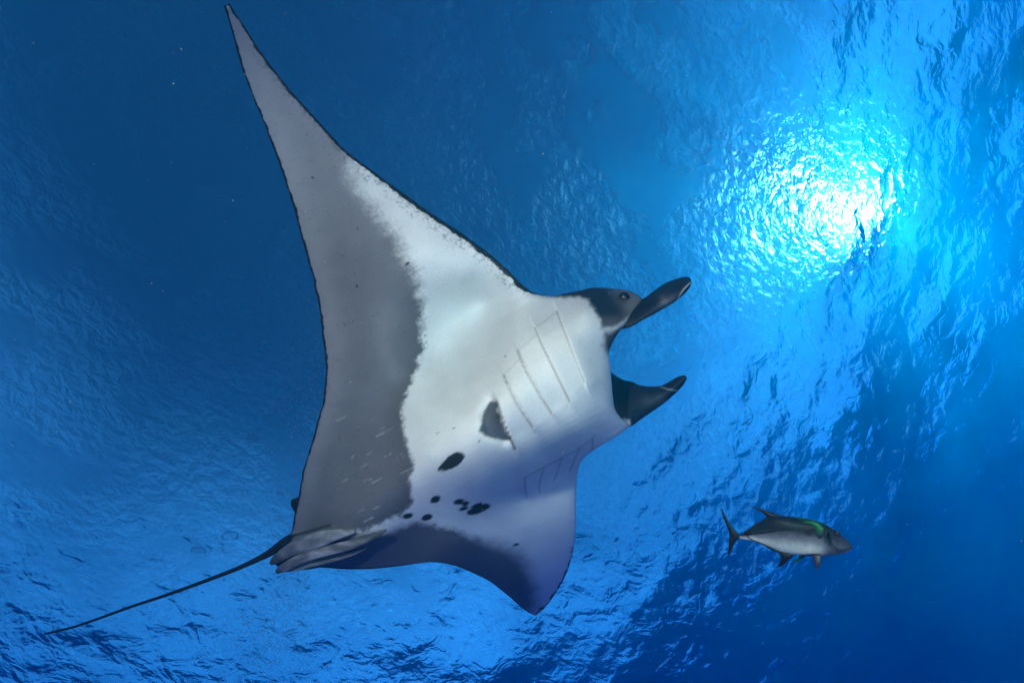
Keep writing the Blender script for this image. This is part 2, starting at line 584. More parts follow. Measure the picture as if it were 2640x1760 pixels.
rel += 0.012 * np.exp(-(dline(PX, PY, [(p[0] + 3, p[1] + 9) for p in FOLD1]) / 9) ** 2) - 0.008 * np.exp(-(dline(PX, PY, FOLD1) / 4) ** 2)
# shallow folds fanning from the wing root, soft unevenness all over
sc = skin_coord(PX, PY)
rel += 0.0045 * fbm(sc[..., 0] * 1000, sc[..., 1] * 1000 * 9.0, 200, 21, 2) * np.exp(-(dline(PX, PY, [(1380, 800), (1150, 950)]) / 150) ** 2)
rel += 0.006 * fbm(PX, PY, 170, 33, 3)
# hollow of the eye
rel -= 0.02 * np.exp(-(((PX - 1607) / 17) ** 2 + ((PY - 766) / 13) ** 2))
belly = belly - rel * eb
back_dir = np.array(cdir(1200, 1000).normalized())
Vb = unproj(PX, PY, belly)
Vt = unproj(PX, PY, DB + (1 - eb) * np.minimum(TH * 0.35, 0.035)) + back_dir * (TH * ek)[..., None]
Vt[:, 0] = Vb[:, 0]
Vt[:, -1] = Vb[:, -1]
Vt[0] = Vb[0]
Vt[-1] = Vb[-1]

# pigment of the belly side
WHITE = np.array([0.74, 0.715, 0.68])
MAUVE = np.array([0.165, 0.155, 0.175])
PALE = np.array([0.33, 0.30, 0.305])
BLACK = np.array([0.012, 0.013, 0.018])
col = np.ones(PX.shape + (3,)) * WHITE
x, y = PX, PY
frz = fbm(sc[..., 0] * 1000, sc[..., 1] * 1000 * 3, 60, 3, 5, 0.7)        # frayed along the body axis
frf = fbm(x, y, 22, 9, 5, 0.75)


def lay(mask, c):
    global col
    col = col * (1 - mask[..., None]) + np.asarray(c) * mask[..., None]


GREY = [(560, -20), (720, -20), (780, 200), (870, 300), (905, 372), (900, 430), (930, 500), (975, 553), (1015, 606), (1045, 650),
        (1070, 705), (1085, 763), (1090, 830), (1086, 900), (1070, 960), (1048, 1010), (1036, 1060), (1042, 1122), (1060, 1180),
        (1064, 1215), (1053, 1240), (1062, 1262), (1058, 1300), (1030, 1326), (990, 1345), (954, 1360), (900, 1372), (850, 1380),
        (740, 1420), (600, 1420), (600, 400)]
g = sdpoly(x, y, GREY)
soft = 40 - 32 * sm_(y, 500, 1000)
frg = fbm(x, y, 7, 19, 3, 0.9)
mg = sm_(g + frz * (22 - 12 * sm_(y, 700, 1100)) + frf * 8 + frg * (14 - 6 * sm_(y, 700, 1000)), -soft, soft)
tipm = 1 - sm_(y, 150, 760)
edgep = np.exp(-((1 - tt)[None, :] * chord / 60.0) ** 2)
gcol = MAUVE + (PALE - MAUVE) * np.clip(0.85 * tipm + 0.55 * edgep + 0.18 * fbm(x, y, 120, 41, 3), 0, 1)[..., None]
gcol = gcol * (1 - 0.30 * np.exp(-(np.maximum(g, 0) / 45) ** 2) * sm_(y, 500, 900))[..., None]
col = col * (1 - mg[..., None]) + gcol * mg[..., None]
# grey of the far wing and the vent
FAR = [(990, 1372), (1021, 1361), (1064, 1347), (1107, 1349), (1130, 1358), (1171, 1358), (1207, 1380), (1243, 1392), (1296, 1402),
       (1338, 1420), (1360, 1444), (1374, 1472), (1384, 1513), (1390, 1548), (1370, 1640), (1200, 1540), (800, 1540), (660, 1500), (740, 1380), (900, 1376)]
g2 = sdpoly(x, y, FAR)
mf = sm_(g2 + frf * 9 + frz * 8 + frg * 6, -12 - 18 * sm_(x, 1150, 1350), 14 + 24 * sm_(x, 1150, 1350))
lay(mf, np.array([0.12, 0.12, 0.15]))
# a pinkish-grey wash of the vent area
lay(0.5 * np.exp(-(dline(x, y, [(760, 1425), (900, 1385)]) / 30) ** 2), np.array([0.34, 0.32, 0.33]))
# spots
SPOTS = [(1165, 1190, 37, 17, -35), (1122, 1287, 14, 8.5, -28), (1184, 1293, 14, 7, -8), (1199, 1298, 10, 6, -20), (1195, 1310, 12, 5, -18),
         (1229, 1303, 15, 5.5, -22), (1234, 1312, 31, 9, -22), (1052, 1329, 13, 7, -20), (1101, 1333, 16, 7.5, -16), (1050, 680, 7, 3, -30),
         (1096, 864, 3, 2, 0), (1170, 1103, 3, 2, 0), (1127, 1116, 2.6, 2, 0), (1235, 1137, 2.6, 2, 0), (1395, 1568, 8, 3, -20),
         (1331, 1403, 9, 3, -15), (806, 458, 4, 2, 0), (920, 738, 3, 3, 0), (1303, 917, 2.6, 2, 0)]
for (cx_, cy_, a_, b_, r_) in SPOTS:
    r = math.radians(r_)
    u = (x - cx_) * math.cos(r) + (y - cy_) * math.sin(r)
    v = -(x - cx_) * math.sin(r) + (y - cy_) * math.cos(r)
    q = (1 - np.sqrt((u / a_) ** 2 + (v / b_) ** 2)) * b_
    lay(sm_(q + frf * min(6, b_ * 0.4), -1.6, 1.6), [0.022, 0.023, 0.030])
# small dark freckles on the grey part
rs = np.random.RandomState(4)
fk = sm_(fbm(x, y, 5, 77, 2), 0.62, 0.72) * 0.6
lay(fk * mg, [0.06, 0.06, 0.07])
# gill blotch
BL = [(1267, 1033), (1281, 1036), (1286, 1064), (1297, 1095), (1314, 1127), (1314, 1135), (1279, 1132), (1252, 1121), (1234, 1110),
      (1242, 1091), (1243, 1064), (1254, 1046)]
g3 = sdpoly(x, y, BL)
bm = sm_(g3 + frf * 7, -3, 4) * (1 - sm_((x - 1281) * 119 - (y - 1037) * 46, 200, 1100))
bcol = np.array([0.10, 0.10, 0.125]) + (np.array([0.03, 0.03, 0.04]) - np.array([0.10, 0.10, 0.125])) * np.exp(-((x - 1292) ** 2 + (y - 1070) ** 2) / 900.0)[..., None]
col = col * (1 - bm[..., None]) + bcol * bm[..., None]
lay(0.9 * np.exp(-(dline(x, y, [(1314, 1127), (1327, 1156)]) / 3.2) ** 2), [0.02, 0.02, 0.03])
lay((0.6 + 0.2 * frz) * np.exp(-(slit / 2.1) ** 2), [0.14, 0.125, 0.12])
lay(0.5 * np.exp(-(fsl / 2.0) ** 2), [0.10, 0.10, 0.12])
lay(0.35 * np.exp(-(dline(x, y, FLINE) / 2.0) ** 2), [0.10, 0.10, 0.12])
for P in LINKS:
    lay(0.22 * np.exp(-(dline(x, y, P) / 2.5) ** 2), [0.25, 0.24, 0.24])
lay(0.8 * np.exp(-(dline(x, y, FOLD1) / 3.0) ** 2), BLACK)
# pale scratches on the grey part
for k in range(26):
    cx_, cy_ = rs.uniform(860, 1040), rs.uniform(1050, 1360)
    ln = rs.uniform(6, 26)
    P = [(cx_, cy_), (cx_ + ln, cy_ - ln * 0.5)]
    lay(rs.uniform(0.2, 0.6) * np.exp(-(dline(x, y, P) / 1.8) ** 2) * (frf > -0.1), [0.5, 0.5, 0.52])
# dark head side with the eye, mouth corner
HEAD = [(1400, 764), (1444, 765), (1496, 769), (1515, 776), (1530, 799), (1546, 826), (1550, 846), (1575, 846), (1603, 835),
        (1640, 812), (1690, 770), (1640, 720), (1500, 715), (1400, 740)]
g4 = sdpoly(x, y, HEAD)
mh = sm_(g4 + frf * 9, -7, 9)
hc = np.ones(x.shape + (3,)) * np.array([0.020, 0.023, 0.034])
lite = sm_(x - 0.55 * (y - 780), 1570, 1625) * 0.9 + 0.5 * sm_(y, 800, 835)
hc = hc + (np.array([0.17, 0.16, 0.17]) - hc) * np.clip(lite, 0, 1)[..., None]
dk = np.exp(-(((x - 1609) / 14) ** 2 + ((y - 766) / 10) ** 2))
hc = hc * (1 - 0.9 * dk[..., None])
col = col * (1 - mh[..., None]) + hc * mh[..., None]
MOUTH = [(1562, 862), (1602, 842), (1610, 870), (1570, 910), (1556, 890)]
g5 = sdpoly(x, y, MOUTH)
lay(sm_(g5 + frf * 8, -12, 8) * 0.95, [0.018, 0.02, 0.03])
# black margins of the wings
le = tt[None, :] * chord
te = (1 - tt)[None, :] * chord
sst = tN[:, None]
wle = (6.5 + 10.0 * np.exp(-((sst - 760) / 520) ** 2)) * (1 - sm_(sst, 1120, 1260))
wle = np.where(sst < 120, 5.0 + sst * 0.03, wle)
far_le = (sst > tS[-1] - 330)
wle = np.where(far_le, 4.0, wle)
mle = sm_(wle + frz * wle * 0.4 + frf * 5 + frg * 6 - le, -2.5, 2.5) * (wle > 0.5)
lay(mle * (1 - 0.0 * far_le), BLACK)
speck = sm_(frf + 0.6 * frg + (wle * 4.0 - le) / 26.0, 0.0, 1.1) * (wle > 5) * (le < 70) * 0.75
lay(speck * sm_(fbm(x, y, 6, 55, 3, 0.8), -0.1, 0.5) * 0.8, [0.07, 0.07, 0.085])
wte = np.full_like(sst, 5.8)
mte = sm_(wte + frf * 5 + frz * 2 - te, -1.5, 1.5)
lay(mte, BLACK)
TAILB = [(690, 1500), (690, 1425), (742, 1380), (762, 1376), (745, 1402), (722, 1430), (708, 1458)]
lay(sm_(sdpoly(x, y, TAILB) + frf * 4, -3, 3), BLACK)

colt = np.ones_like(col) * np.array([0.018, 0.02, 0.028])
n_ = NS * NT
V = np.concatenate([Vb.reshape(-1, 3), Vt.reshape(-1, 3)])
idx = np.arange(n_).reshape(NS, NT)
it = idx + n_
it[:, 0] = idx[:, 0]
it[:, -1] = idx[:, -1]
it[0] = idx[0]
it[-1] = idx[-1]


def gf(I, flip):
    q = np.stack([I[:-1, :-1], I[1:, :-1], I[1:, 1:], I[:-1, 1:]], -1).reshape(-1, 4)
    return q[:, ::-1] if flip else q


manta = bpy.data.objects.new('manta_ray', None)
C.objects.link(manta)
manta.location = Vector(unproj(1200, 1120, 2.85))
bpy.context.view_layer.update()
tag(manta, 'huge manta ray gliding overhead with white belly, black spots and long thin tail', 'manta ray')
used = np.zeros(2 * n_, bool)
fc = np.concatenate([gf(idx, False), gf(it, True)])
used[fc.ravel()] = True
remap = np.cumsum(used) - 1
body = mesh_obj('body', V[used], remap[fc], manta_skin, manta)
call = np.concatenate([col.reshape(-1, 3), colt.reshape(-1, 3)])[used]
sall = np.concatenate([sc.reshape(-1, 3), sc.reshape(-1, 3)])[used]
color_attr(body, call)
vec_attr(body, sall)


def loft(name, rows, m, parent, colfun, nt=28, ns=60, th=0.03, sig=1.5, bulge=0.0, lift=None):
    """rows: (ux, uy, lx, ly, depth_u, depth_l) stations; a closed, thick, rounded fin"""
    rows = np.array(rows, float)
    sg = np.maximum(np.hypot(*np.diff(rows[:, :2], axis=0).T), np.hypot(*np.diff(rows[:, 2:4], axis=0).T))
    ts = np.r_[0, np.cumsum(sg)]
    tn = np.linspace(0, ts[-1], ns)
    r = resample(rows, ts, tn, sig)
    ph = np.linspace(0, 2 * math.pi, 2 * nt, endpoint=False)
    w = 0.5 - 0.5 * np.cos(ph)                 # 0 upper edge .. 1 lower edge
    px = r[:, None, 0] * (1 - w) + r[:, None, 2] * w
    py = r[:, None, 1] * (1 - w) + r[:, None, 3] * w
    wid = np.hypot(r[:, 0] - r[:, 2], r[:, 1] - r[:, 3])[:, None]
    loc = np.minimum(th, wid * 0.0022 * 0.5)
    dp = r[:, None, 4] * (1 - w) + r[:, None, 5] * w - loc * np.sin(ph) - bulge * np.sin(math.pi * w) * np.ones((ns, 1))
    V = unproj(px, py, dp)
    nr = 2 * nt
    F_ = []
    I = np.arange(ns * nr).reshape(ns, nr)
    J = np.roll(I, -1, 1)
    F_ = np.stack([I[:-1], I[1:], J[1:], J[:-1]], -1).reshape(-1, 4)
    V = V.reshape(-1, 3)
    c0, c1 = V[:nr].mean(0), V[-nr:].mean(0)
    V = np.concatenate([V, [c0, c1]])
    n0 = ns * nr
    cap0 = np.stack([np.full(nr // 2, n0), I[0, 0::2], I[0, 1::2], np.roll(I[0, 0::2], -1)], 1)
    cap1 = np.stack([np.full(nr // 2, n0 + 1), np.roll(I[-1, 0::2], -1), I[-1, 1::2], I[-1, 0::2]], 1)
    F_ = np.concatenate([F_, cap0, cap1])
    o = mesh_obj(name, V, F_, m, parent)
    pxx = np.r_[px.ravel(), px[0].mean(), px[-1].mean()]
    pyy = np.r_[py.ravel(), py[0].mean(), py[-1].mean()]
    color_attr(o, colfun(pxx, pyy))
    vec_attr(o, skin_coord(pxx, pyy))
    return o


def fin1_col(x, y):
    c = np.ones(x.shape + (3,)) * np.array([0.014, 0.017, 0.026])
    f = fbm(x, y, 20, 3, 4)
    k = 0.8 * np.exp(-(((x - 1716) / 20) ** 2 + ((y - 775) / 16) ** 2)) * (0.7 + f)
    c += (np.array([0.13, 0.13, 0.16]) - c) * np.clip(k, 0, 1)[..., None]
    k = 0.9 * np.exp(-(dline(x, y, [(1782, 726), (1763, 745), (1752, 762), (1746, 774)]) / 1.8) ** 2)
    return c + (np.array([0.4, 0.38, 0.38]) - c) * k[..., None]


def fin2_col(x, y):
    c = np.ones(x.shape + (3,)) * np.array([0.014, 0.018, 0.028])
    f = fbm(x, y, 20, 7, 4)
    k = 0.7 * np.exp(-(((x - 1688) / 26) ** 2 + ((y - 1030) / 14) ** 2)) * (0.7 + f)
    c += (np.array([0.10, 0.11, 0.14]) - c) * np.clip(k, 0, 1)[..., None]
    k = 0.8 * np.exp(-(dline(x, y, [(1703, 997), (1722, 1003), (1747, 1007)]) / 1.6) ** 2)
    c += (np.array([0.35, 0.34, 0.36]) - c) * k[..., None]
    k = sm_(sdpoly(x, y, [(1590, 1080), (1612, 1075), (1628, 1080), (1632, 1110), (1600, 1120)]) + f * 9, -2, 5)
    return c + (np.array([0.5, 0.5, 0.52]) - c) * k[..., None]


loft('cephalic_fin', [(1640, 772, 1590, 850, 3.02, 2.84), (1657, 771, 1604, 848, 3.0, 2.84), (1672, 760, 1628, 843, 2.98, 2.82), (1689, 747, 1654, 826, 2.95, 2.80), (1708, 734, 1678, 814, 2.92, 2.78),
                      (1725, 725, 1698, 803, 2.90, 2.77), (1742, 719, 1722, 790, 2.88, 2.76), (1756, 715, 1743, 776, 2.87, 2.76),
                      (1768, 713, 1758, 764, 2.86, 2.76), (1778, 714, 1771, 751, 2.85, 2.77), (1784, 722, 1780, 739, 2.84, 2.78)],
     dark_skin, manta, fin1_col, th=0.035, bulge=0.04)
loft('cephalic_fin', [(1566, 950, 1560, 1070, 3.10, 3.0), (1576, 958, 1590, 1090, 3.10, 2.98), (1591, 971, 1610, 1103, 3.10, 2.98), (1613, 981, 1630, 1098, 3.10, 2.98), (1631, 983, 1654, 1079, 3.10, 3.0),
                      (1647, 992, 1680, 1062, 3.10, 3.0), (1671, 996, 1700, 1048, 3.09, 3.0), (1690, 996, 1716, 1036, 3.08, 3.0), (1703, 995, 1730, 1024, 3.06, 3.0),
                      (1725, 984, 1747, 1009, 3.03, 2.98), (1740, 974, 1758, 997, 3.01, 2.97), (1755, 967, 1767, 985, 2.99, 2.96), (1766, 966, 1771, 975, 2.97, 2.96)],
     dark_skin, manta, fin2_col, th=0.04, bulge=0.03)


def tube(name, pts, m, parent, colfun, ns=120, nr=14, sig=3, flat=1.0):
    """pts: (px, py, depth, radius in pixels)"""
    P = np.array(pts, float)
    ts = np.r_[0, np.cumsum(np.hypot(*np.diff(P[:, :2], axis=0).T))]
    q = resample(P, ts, np.linspace(0, ts[-1], ns), sig)
    c = unproj(q[:, 0], q[:, 1], q[:, 2])
    rad = q[:, 3] * q[:, 2] / F
    T_ = np.gradient(c, axis=0)
    T_ /= np.linalg.norm(T_, axis=1)[:, None]
    vw = c - Cn
    vw /= np.linalg.norm(vw, axis=1)[:, None]
    S_ = np.cross(T_, vw)
    S_ /= np.linalg.norm(S_, axis=1)[:, None]
    U_ = np.cross(S_, T_)
    ph = np.linspace(0, 2 * math.pi, nr, endpoint=False)
    V = c[:, None] + rad[:, None, None] * (np.cos(ph)[None, :, None] * S_[:, None] + flat * np.sin(ph)[None, :, None] * U_[:, None])
    I = np.arange(ns * nr).reshape(ns, nr)
    J = np.roll(I, -1, 1)
    F_ = np.stack([I[:-1], J[:-1], J[1:], I[1:]], -1).reshape(-1, 4)
    V = np.concatenate([V.reshape(-1, 3), [c[0], c[-1]]])
    n0 = ns * nr
    cap0 = np.stack([np.full(nr // 2, n0), I[0, 0::2], I[0, 1::2], np.roll(I[0, 0::2], -1)], 1)
    cap1 = np.stack([np.full(nr // 2, n0 + 1), np.roll(I[-1, 0::2], -1), I[-1, 1::2], I[-1, 0::2]], 1)
    F_ = np.concatenate([F_, cap0, cap1])
    o = mesh_obj(name, V, F_, m, parent)
    side = np.cos(ph)[None] * np.ones((ns, 1))
    pxx = np.r_[(q[:, None, 0] + side * q[:, None, 3] * 0.4).ravel(), q[0, 0], q[-1, 0]]
    pyy = np.r_[(q[:, None, 1] + side * q[:, None, 3] * 0.8).ravel(), q[0, 1], q[-1, 1]]
    color_attr(o, colfun(pxx, pyy))
    vec_attr(o, skin_coord(pxx, pyy))
    return o


flatc = lambda c: (lambda x, y: np.ones(x.shape + (3,)) * np.array(c))
tube('tail', [(765, 1372, 3.40, 3), (745, 1388, 3.42, 12), (722, 1406, 3.44, 12), (700, 1422, 3.46, 9.5), (673, 1437, 3.48, 7.5), (640, 1452, 3.5, 6.0), (610, 1466, 3.53, 5.4), (526, 1498, 3.6, 4.6),
              (421, 1536, 3.7, 3.9), (337, 1563, 3.8, 3.5), (253, 1594, 3.9, 3.2), (189, 1616, 4.0, 3.0), (116, 1633, 4.1, 2.6)],
     dark_skin, manta, flatc((0.02, 0.018, 0.024)), ns=160)
loft('dorsal_fin', [(775, 1275, 790, 1290, 3.34, 3.34), (765, 1283, 790, 1300, 3.36, 3.34), (754, 1285, 785, 1315, 3.38, 3.34), (749, 1292, 778, 1325, 3.4, 3.35), (750, 1303, 768, 1328, 3.4, 3.36), (757, 1315, 764, 1330, 3.39, 3.37)],
     dark_skin, manta, flatc((0.014, 0.015, 0.022)), th=0.03, ns=30, nt=10)


def vent_col(seed, w=0.5):
    def f(x, y):
        q = skin_coord(x, y) * 1000
        n = fbm(q[..., 0], q[..., 1] * 5, 60, seed, 4)
        base = np.array([0.13, 0.125, 0.145]) + np.clip(0.35 + n * 1.3, 0, 1)[..., None] * w * np.array([0.55, 0.52, 0.52])
        base = base * (1 - 0.4 * sm_(x, 860, 980))[..., None]
        e = sm_(730 - x + n * 14, -8, 14)
        return base + (np.array([0.03, 0.03, 0.035]) - base) * 0.8 * e[..., None]
    return f


tube('pelvic_fin', [(697, 1452, 3.30, 5), (712, 1441, 3.27, 13), (745, 1419, 3.22, 16), (785, 1402, 3.15, 20), (830, 1387, 3.07, 20), (872, 1376, 3.02, 13), (915, 1368, 2.99, 5)],
     manta_skin, manta, vent_col(2), ns=110, nr=20, flat=0.28)
tube('pelvic_fin', [(712, 1474, 3.26, 5), (725, 1466, 3.23, 11), (760, 1447, 3.18, 13), (800, 1430, 3.12, 13), (850, 1417, 3.05, 13), (900, 1405, 2.99, 13), (945, 1389, 2.97, 9), (995, 1366, 2.94, 3)],
     manta_skin, manta, vent_col(6), ns=110, nr=20, flat=0.38)
tube('clasper', [(738, 1470, 3.25, 4), (765, 1463, 3.22, 8), (800, 1452, 3.18, 9), (850, 1441, 3.12, 9), (900, 1430, 3.06, 6), (945, 1412, 3.03, 2)],
     manta_skin, manta, vent_col(9, 0.25), ns=80, nr=16, flat=0.4)


def ball(name, px, py, d, r, m, parent, col, squash=1.0):
    c = unproj(px, py, d)
    a = np.linspace(0, math.pi, 14)
    b = np.linspace(0, 2 * math.pi, 22, endpoint=False)
    A, Bb = np.meshgrid(a, b, indexing='ij')
    V = c + r * np.stack([np.sin(A) * np.cos(Bb), np.sin(A) * np.sin(Bb), np.cos(A) * squash], -1)
    I = np.arange(14 * 22).reshape(14, 22)
    J = np.roll(I, -1, 1)
    o = mesh_obj(name, V.reshape(-1, 3), np.stack([I[:-1], I[1:], J[1:], J[:-1]], -1).reshape(-1, 4), m, parent)
    color_attr(o, np.ones((14 * 22, 3)) * np.array(col))
    vec_attr(o, V.reshape(-1, 3))
    return o


eye_mat = skin_material('wet_eye', 0.35, 0.0005, 50.0, (5, 5, 5), 0.6)
ball('eye', 1609, 767, float(tps(DEPTHS, np.array([1609.0]), np.array([767.0]), 2e-4)[0]) + 0.025, 0.03, eye_mat, manta, (0.01, 0.01, 0.014))


# ------------------------------------------------------------------ the big dark jack swimming below the sun
FD = 2.5


def fpx(P):
    P = np.asarray(P, float)
    return np.stack([1800 + P[:, 0] / 5.113, 1270 + P[:, 1] / 5.113], 1)


TOP = fpx([(500, 548), (560, 536), (620, 528), (700, 470), (800, 402), (900, 335), (1000, 303), (1100, 298), (1250, 312), (1400, 328),
           (1550, 358), (1650, 398), (1750, 456), (1850, 528), (1950, 608), (2005, 660), (2028, 690), (2034, 712)])
BOT = fpx([(500, 570), (560, 606), (620, 612), (700, 626), (850, 682), (1000, 745), (1080, 780), (1160, 797), (1250, 808), (1400, 826),
           (1550, 828), (1650, 828), (1750, 822), (1850, 806), (1950, 788), (2005, 762), (2026, 738), (2034, 716)])
fish_mat = skin_material('jack_skin', 0.38, 0.0015, 420.0, (60.0, 60.0, 60.0), 0.1, metal=0.0, speck=0.25)
fin_mat = skin_material('jack_fin', 0.5, 0.001, 200.0, (80.0, 20.0, 20.0), 0.4)
fish = bpy.data.objects.new('jack_fish', None)
C.objects.link(fish)
fish.location = Vector(unproj(2040, 1390, FD))
bpy.context.view_layer.update()
tag(fish, 'dark silvery jack fish with green pectoral fin swimming below the sun', 'fish')
ts = (TOP[:, 0] + BOT[:, 0]) / 2
ns, nr = 150, 56
tn = ts[0] + (ts[-1] - ts[0]) * (1 - (1 - np.linspace(0, 1, ns)) ** 1.15)
r = resample(np.concatenate([TOP, BOT], 1), ts, tn, 1.6)
tp, bt = r[:, :2], r[:, 2:]
hgt = np.hypot(*(tp - bt).T)
ph = np.linspace(0, 2 * math.pi, nr, endpoint=False)
cx_ = (tp + bt) / 2
hw = 0.29 * np.minimum(hgt, 92) / F * FD * (0.75 + 0.25 * sm_(tn, 1900, 2060))        # half width in metres
ww = np.cos(ph)                                                                    # 1 top, -1 bottom
sq = np.sign(np.sin(ph)) * np.abs(np.sin(ph)) ** 0.85
px = cx_[:, None, 0] + (tp - bt)[:, None, 0] / 2 * ww
py = cx_[:, None, 1] + (tp - bt)[:, None, 1] / 2 * ww
yaw = -0.0009 * (tn - 2030)                                                        # the fish heads slightly towards us
dp = FD + yaw[:, None] - hw[:, None] * sq
u_ = (tn[:, None] * np.ones((1, nr)))
gc = fpx([(1690, 520), (1672, 560), (1700, 620), (1740, 690), (1790, 760), (1842, 796)])
dg = dline(px, py, gc)
dp += 0.006 * np.exp(-(dg / 2.0) ** 2) * (sq > 0)
dp -= 0.012 * np.exp(-(dline(px, py, fpx([(1740, 560), (1800, 680), (1880, 740)])) / 9) ** 2) * (sq > 0)
V = unproj(px, py, dp).reshape(-1, 3)
I = np.arange(ns * nr).reshape(ns, nr)
J = np.roll(I, -1, 1)
FF = np.stack([I[:-1], J[:-1], J[1:], I[1:]], -1).reshape(-1, 4)
n0 = ns * nr
V = np.concatenate([V, [V[:nr].mean(0), V[n0 - nr:n0].mean(0)]])
FF = np.concatenate([FF, np.stack([np.full(nr // 2, n0), I[0, 0::2], I[0, 1::2], np.roll(I[0, 0::2], -1)], 1),
                     np.stack([np.full(nr // 2, n0 + 1), np.roll(I[-1, 0::2], -1), I[-1, 1::2], I[-1, 0::2]], 1)])
fb = mesh_obj('body', V, FF, fish_mat, fish)
X = np.r_[px.ravel(), px[0, 0], px[-1, 0]]
Y = np.r_[py.ravel(), py[0, 0], py[-1, 0]]
hh = np.r_[(ww * np.ones((ns, 1))).ravel(), 0, 0]
fr_ = fbm(X, Y, 9, 61, 4, 0.7)
cc = np.ones((len(X), 3)) * np.array([0.21, 0.20, 0.24])
dark = sm_(hh + 0.15 * fr_ - 0.5 * (1 - sm_(X, 1880, 2000)) * 0.3, -0.35, 0.38)
cc += (np.array([0.012, 0.022, 0.030]) - cc) * (dark * 0.98)[:, None]
cc += (np.array([0.75, 0.72, 0.66]) - cc) * (0.9 * sm_(-hh + 0.15 * fr_, 0.15, 0.75) * sm_(X, 1880, 1930) * (1 - sm_(X, 2090, 2150)))[:, None]  # silver belly, with the strobe's highlight painted into its colour
hd = sm_(X + 0.3 * (Y - 1400), 2115, 2150)
cc += (np.array([0.055, 0.065, 0.09]) - cc) * (hd * 0.75)[:, None]
cc *= (1 - 0.85 * np.exp(-(dline(X, Y, gc) / 1.3) ** 2))[:, None]
cc *= (1 - 0.7 * np.exp(-(dline(X, Y, fpx([(1690, 540), (1760, 690), (1850, 770)])) / 1.2) ** 2))[:, None]
cc += (np.array([0.4, 0.4, 0.42]) - cc) * (0.6 * np.exp(-(dline(X, Y, gc + np.array([1.6, -1.6])) / 1.0) ** 2))[:, None]
mo_ = fpx([(2030, 716), (1985, 735), (1920, 752), (1870, 752)])
cc *= (1 - 0.8 * np.exp(-(dline(X, Y, mo_) / 1.3) ** 2))[:, None]
an = fpx([(640, 548), (665, 590), (720, 625), (850, 675), (1000, 742), (1080, 786)])
cc *= (1 - 0.93 * np.exp(-(dline(X, Y, an) / 2.2) ** 2))[:, None]
cc *= (1 - 0.8 * np.exp(-(dline(X, Y, fpx([(500, 545), (700, 540)])) / 2.5) ** 2))[:, None]
cc += (np.array([0.02, 0.22, 0.07]) - cc) * (0.25 * np.exp(-(dline(X, Y, fpx([(1350, 340), (1600, 400), (1640, 500)])) / 7) ** 2))[:, None]
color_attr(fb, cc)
vec_attr(fb, np.stack([X, Y, 0 * X], 1) / 1000)


def plate(name, P, depth, th, m, parent, colr, n=70, nin=6, bend=0.0, sd=0.0):
    """a thin fin: outline given as pixel polygon, closed, thinning to its rim"""
    P = np.asarray(P, float)
    Q = np.concatenate([P, P[:1]])
    t = np.r_[0, np.cumsum(np.hypot(*np.diff(Q, axis=0).T))]
    Q = resample(Q, t, np.linspace(0, t[-1], n + 1), 0)[:n]
    bm = bmesh.new()
    c = Q.mean(0)
    vs = [bm.verts.new((q[0], q[1], 0)) for q in Q]
    f = bm.faces.new(vs)
    bmesh.ops.triangulate(bm, faces=[f])
    bmesh.ops.subdivide_edges(bm, edges=[e for e in bm.edges if not e.is_boundary], cuts=2, use_grid_fill=False)
    bmesh.ops.triangulate(bm, faces=bm.faces[:])
    bm.verts.ensure_lookup_table()
    co = np.array([v.co[:] for v in bm.verts])
    rim = np.array([v.is_boundary for v in bm.verts])
    tri = np.array([[v.index for v in f.verts] for f in bm.faces])
    bm.free()
    d = np.abs(sdpoly(co[:, 0], co[:, 1], [tuple(q) for q in Q]))
    h = th * (0.25 + 0.75 * np.clip(d / 6.0, 0, 1))
    k = len(co)
    dd = depth + bend * (co[:, 1] - P[:, 1].mean()) + sd * (co[:, 0] - P[:, 0].mean())
    V = np.concatenate([unproj(co[:, 0], co[:, 1], dd - h / 2), unproj(co[:, 0], co[:, 1], dd + h / 2)])
    # orient the front so that it faces the camera
    T_ = []
    A = co[tri]
    cr = (A[:, 1, 0] - A[:, 0, 0]) * (A[:, 2, 1] - A[:, 0, 1]) - (A[:, 1, 1] - A[:, 0, 1]) * (A[:, 2, 0] - A[:, 0, 0])
    tri = np.where((cr > 0)[:, None], tri[:, ::-1], tri)
    ed = {}
    for a, b_, c_ in tri.tolist():
        for e in ((a, b_), (b_, c_), (c_, a)):
            ed[e] = 1
    rimf = []
    for (a, b_) in ed:
        if (b_, a) not in ed:
            rimf += [(b_, a, a + k), (b_, a + k, b_ + k)]
    FF = np.concatenate([tri, tri[:, ::-1] + k, np.array(rimf)])
    o = mesh_obj(name, V, FF, m, parent, smooth=False)
    xx = np.r_[co[:, 0], co[:, 0]]
    yy = np.r_[co[:, 1], co[:, 1]]
    color_attr(o, colr(xx, yy))
    vec_attr(o, np.stack([xx, yy, 0 * xx], 1) / 1000)
    return o


fdark = lambda x, y: np.ones(x.shape + (3,)) * np.array([0.008, 0.009, 0.014]) * (1 + 0.6 * fbm(x, y, 6, 3, 3))[..., None]
dyaw = -0.0009
fz = lambda x: FD + dyaw * (1800 + x / 5.113 - 2030)
plate('tail_fin', fpx([(295, 190), (322, 225), (345, 270), (375, 325), (405, 380), (440, 435), (480, 485), (530, 528), (545, 560), (545, 600), (515, 622), (490, 650),
                       (465, 700), (440, 765), (410, 822), (395, 820), (398, 740), (405, 640), (412, 570), (410, 520), (388, 460), (360, 395), (330, 320), (305, 240)]), fz(430), 0.012, fin_mat, fish, fdark, sd=dyaw, n=90)
plate('dorsal_fin', fpx([(665, 163), (710, 172), (780, 195), (860, 218), (940, 245), (1020, 275), (1110, 302), (1090, 330), (960, 350), (905, 335), (900, 310), (872, 280), (835, 250), (780, 220), (720, 190)]), fz(950), 0.014, fin_mat, fish, fdark, sd=dyaw)
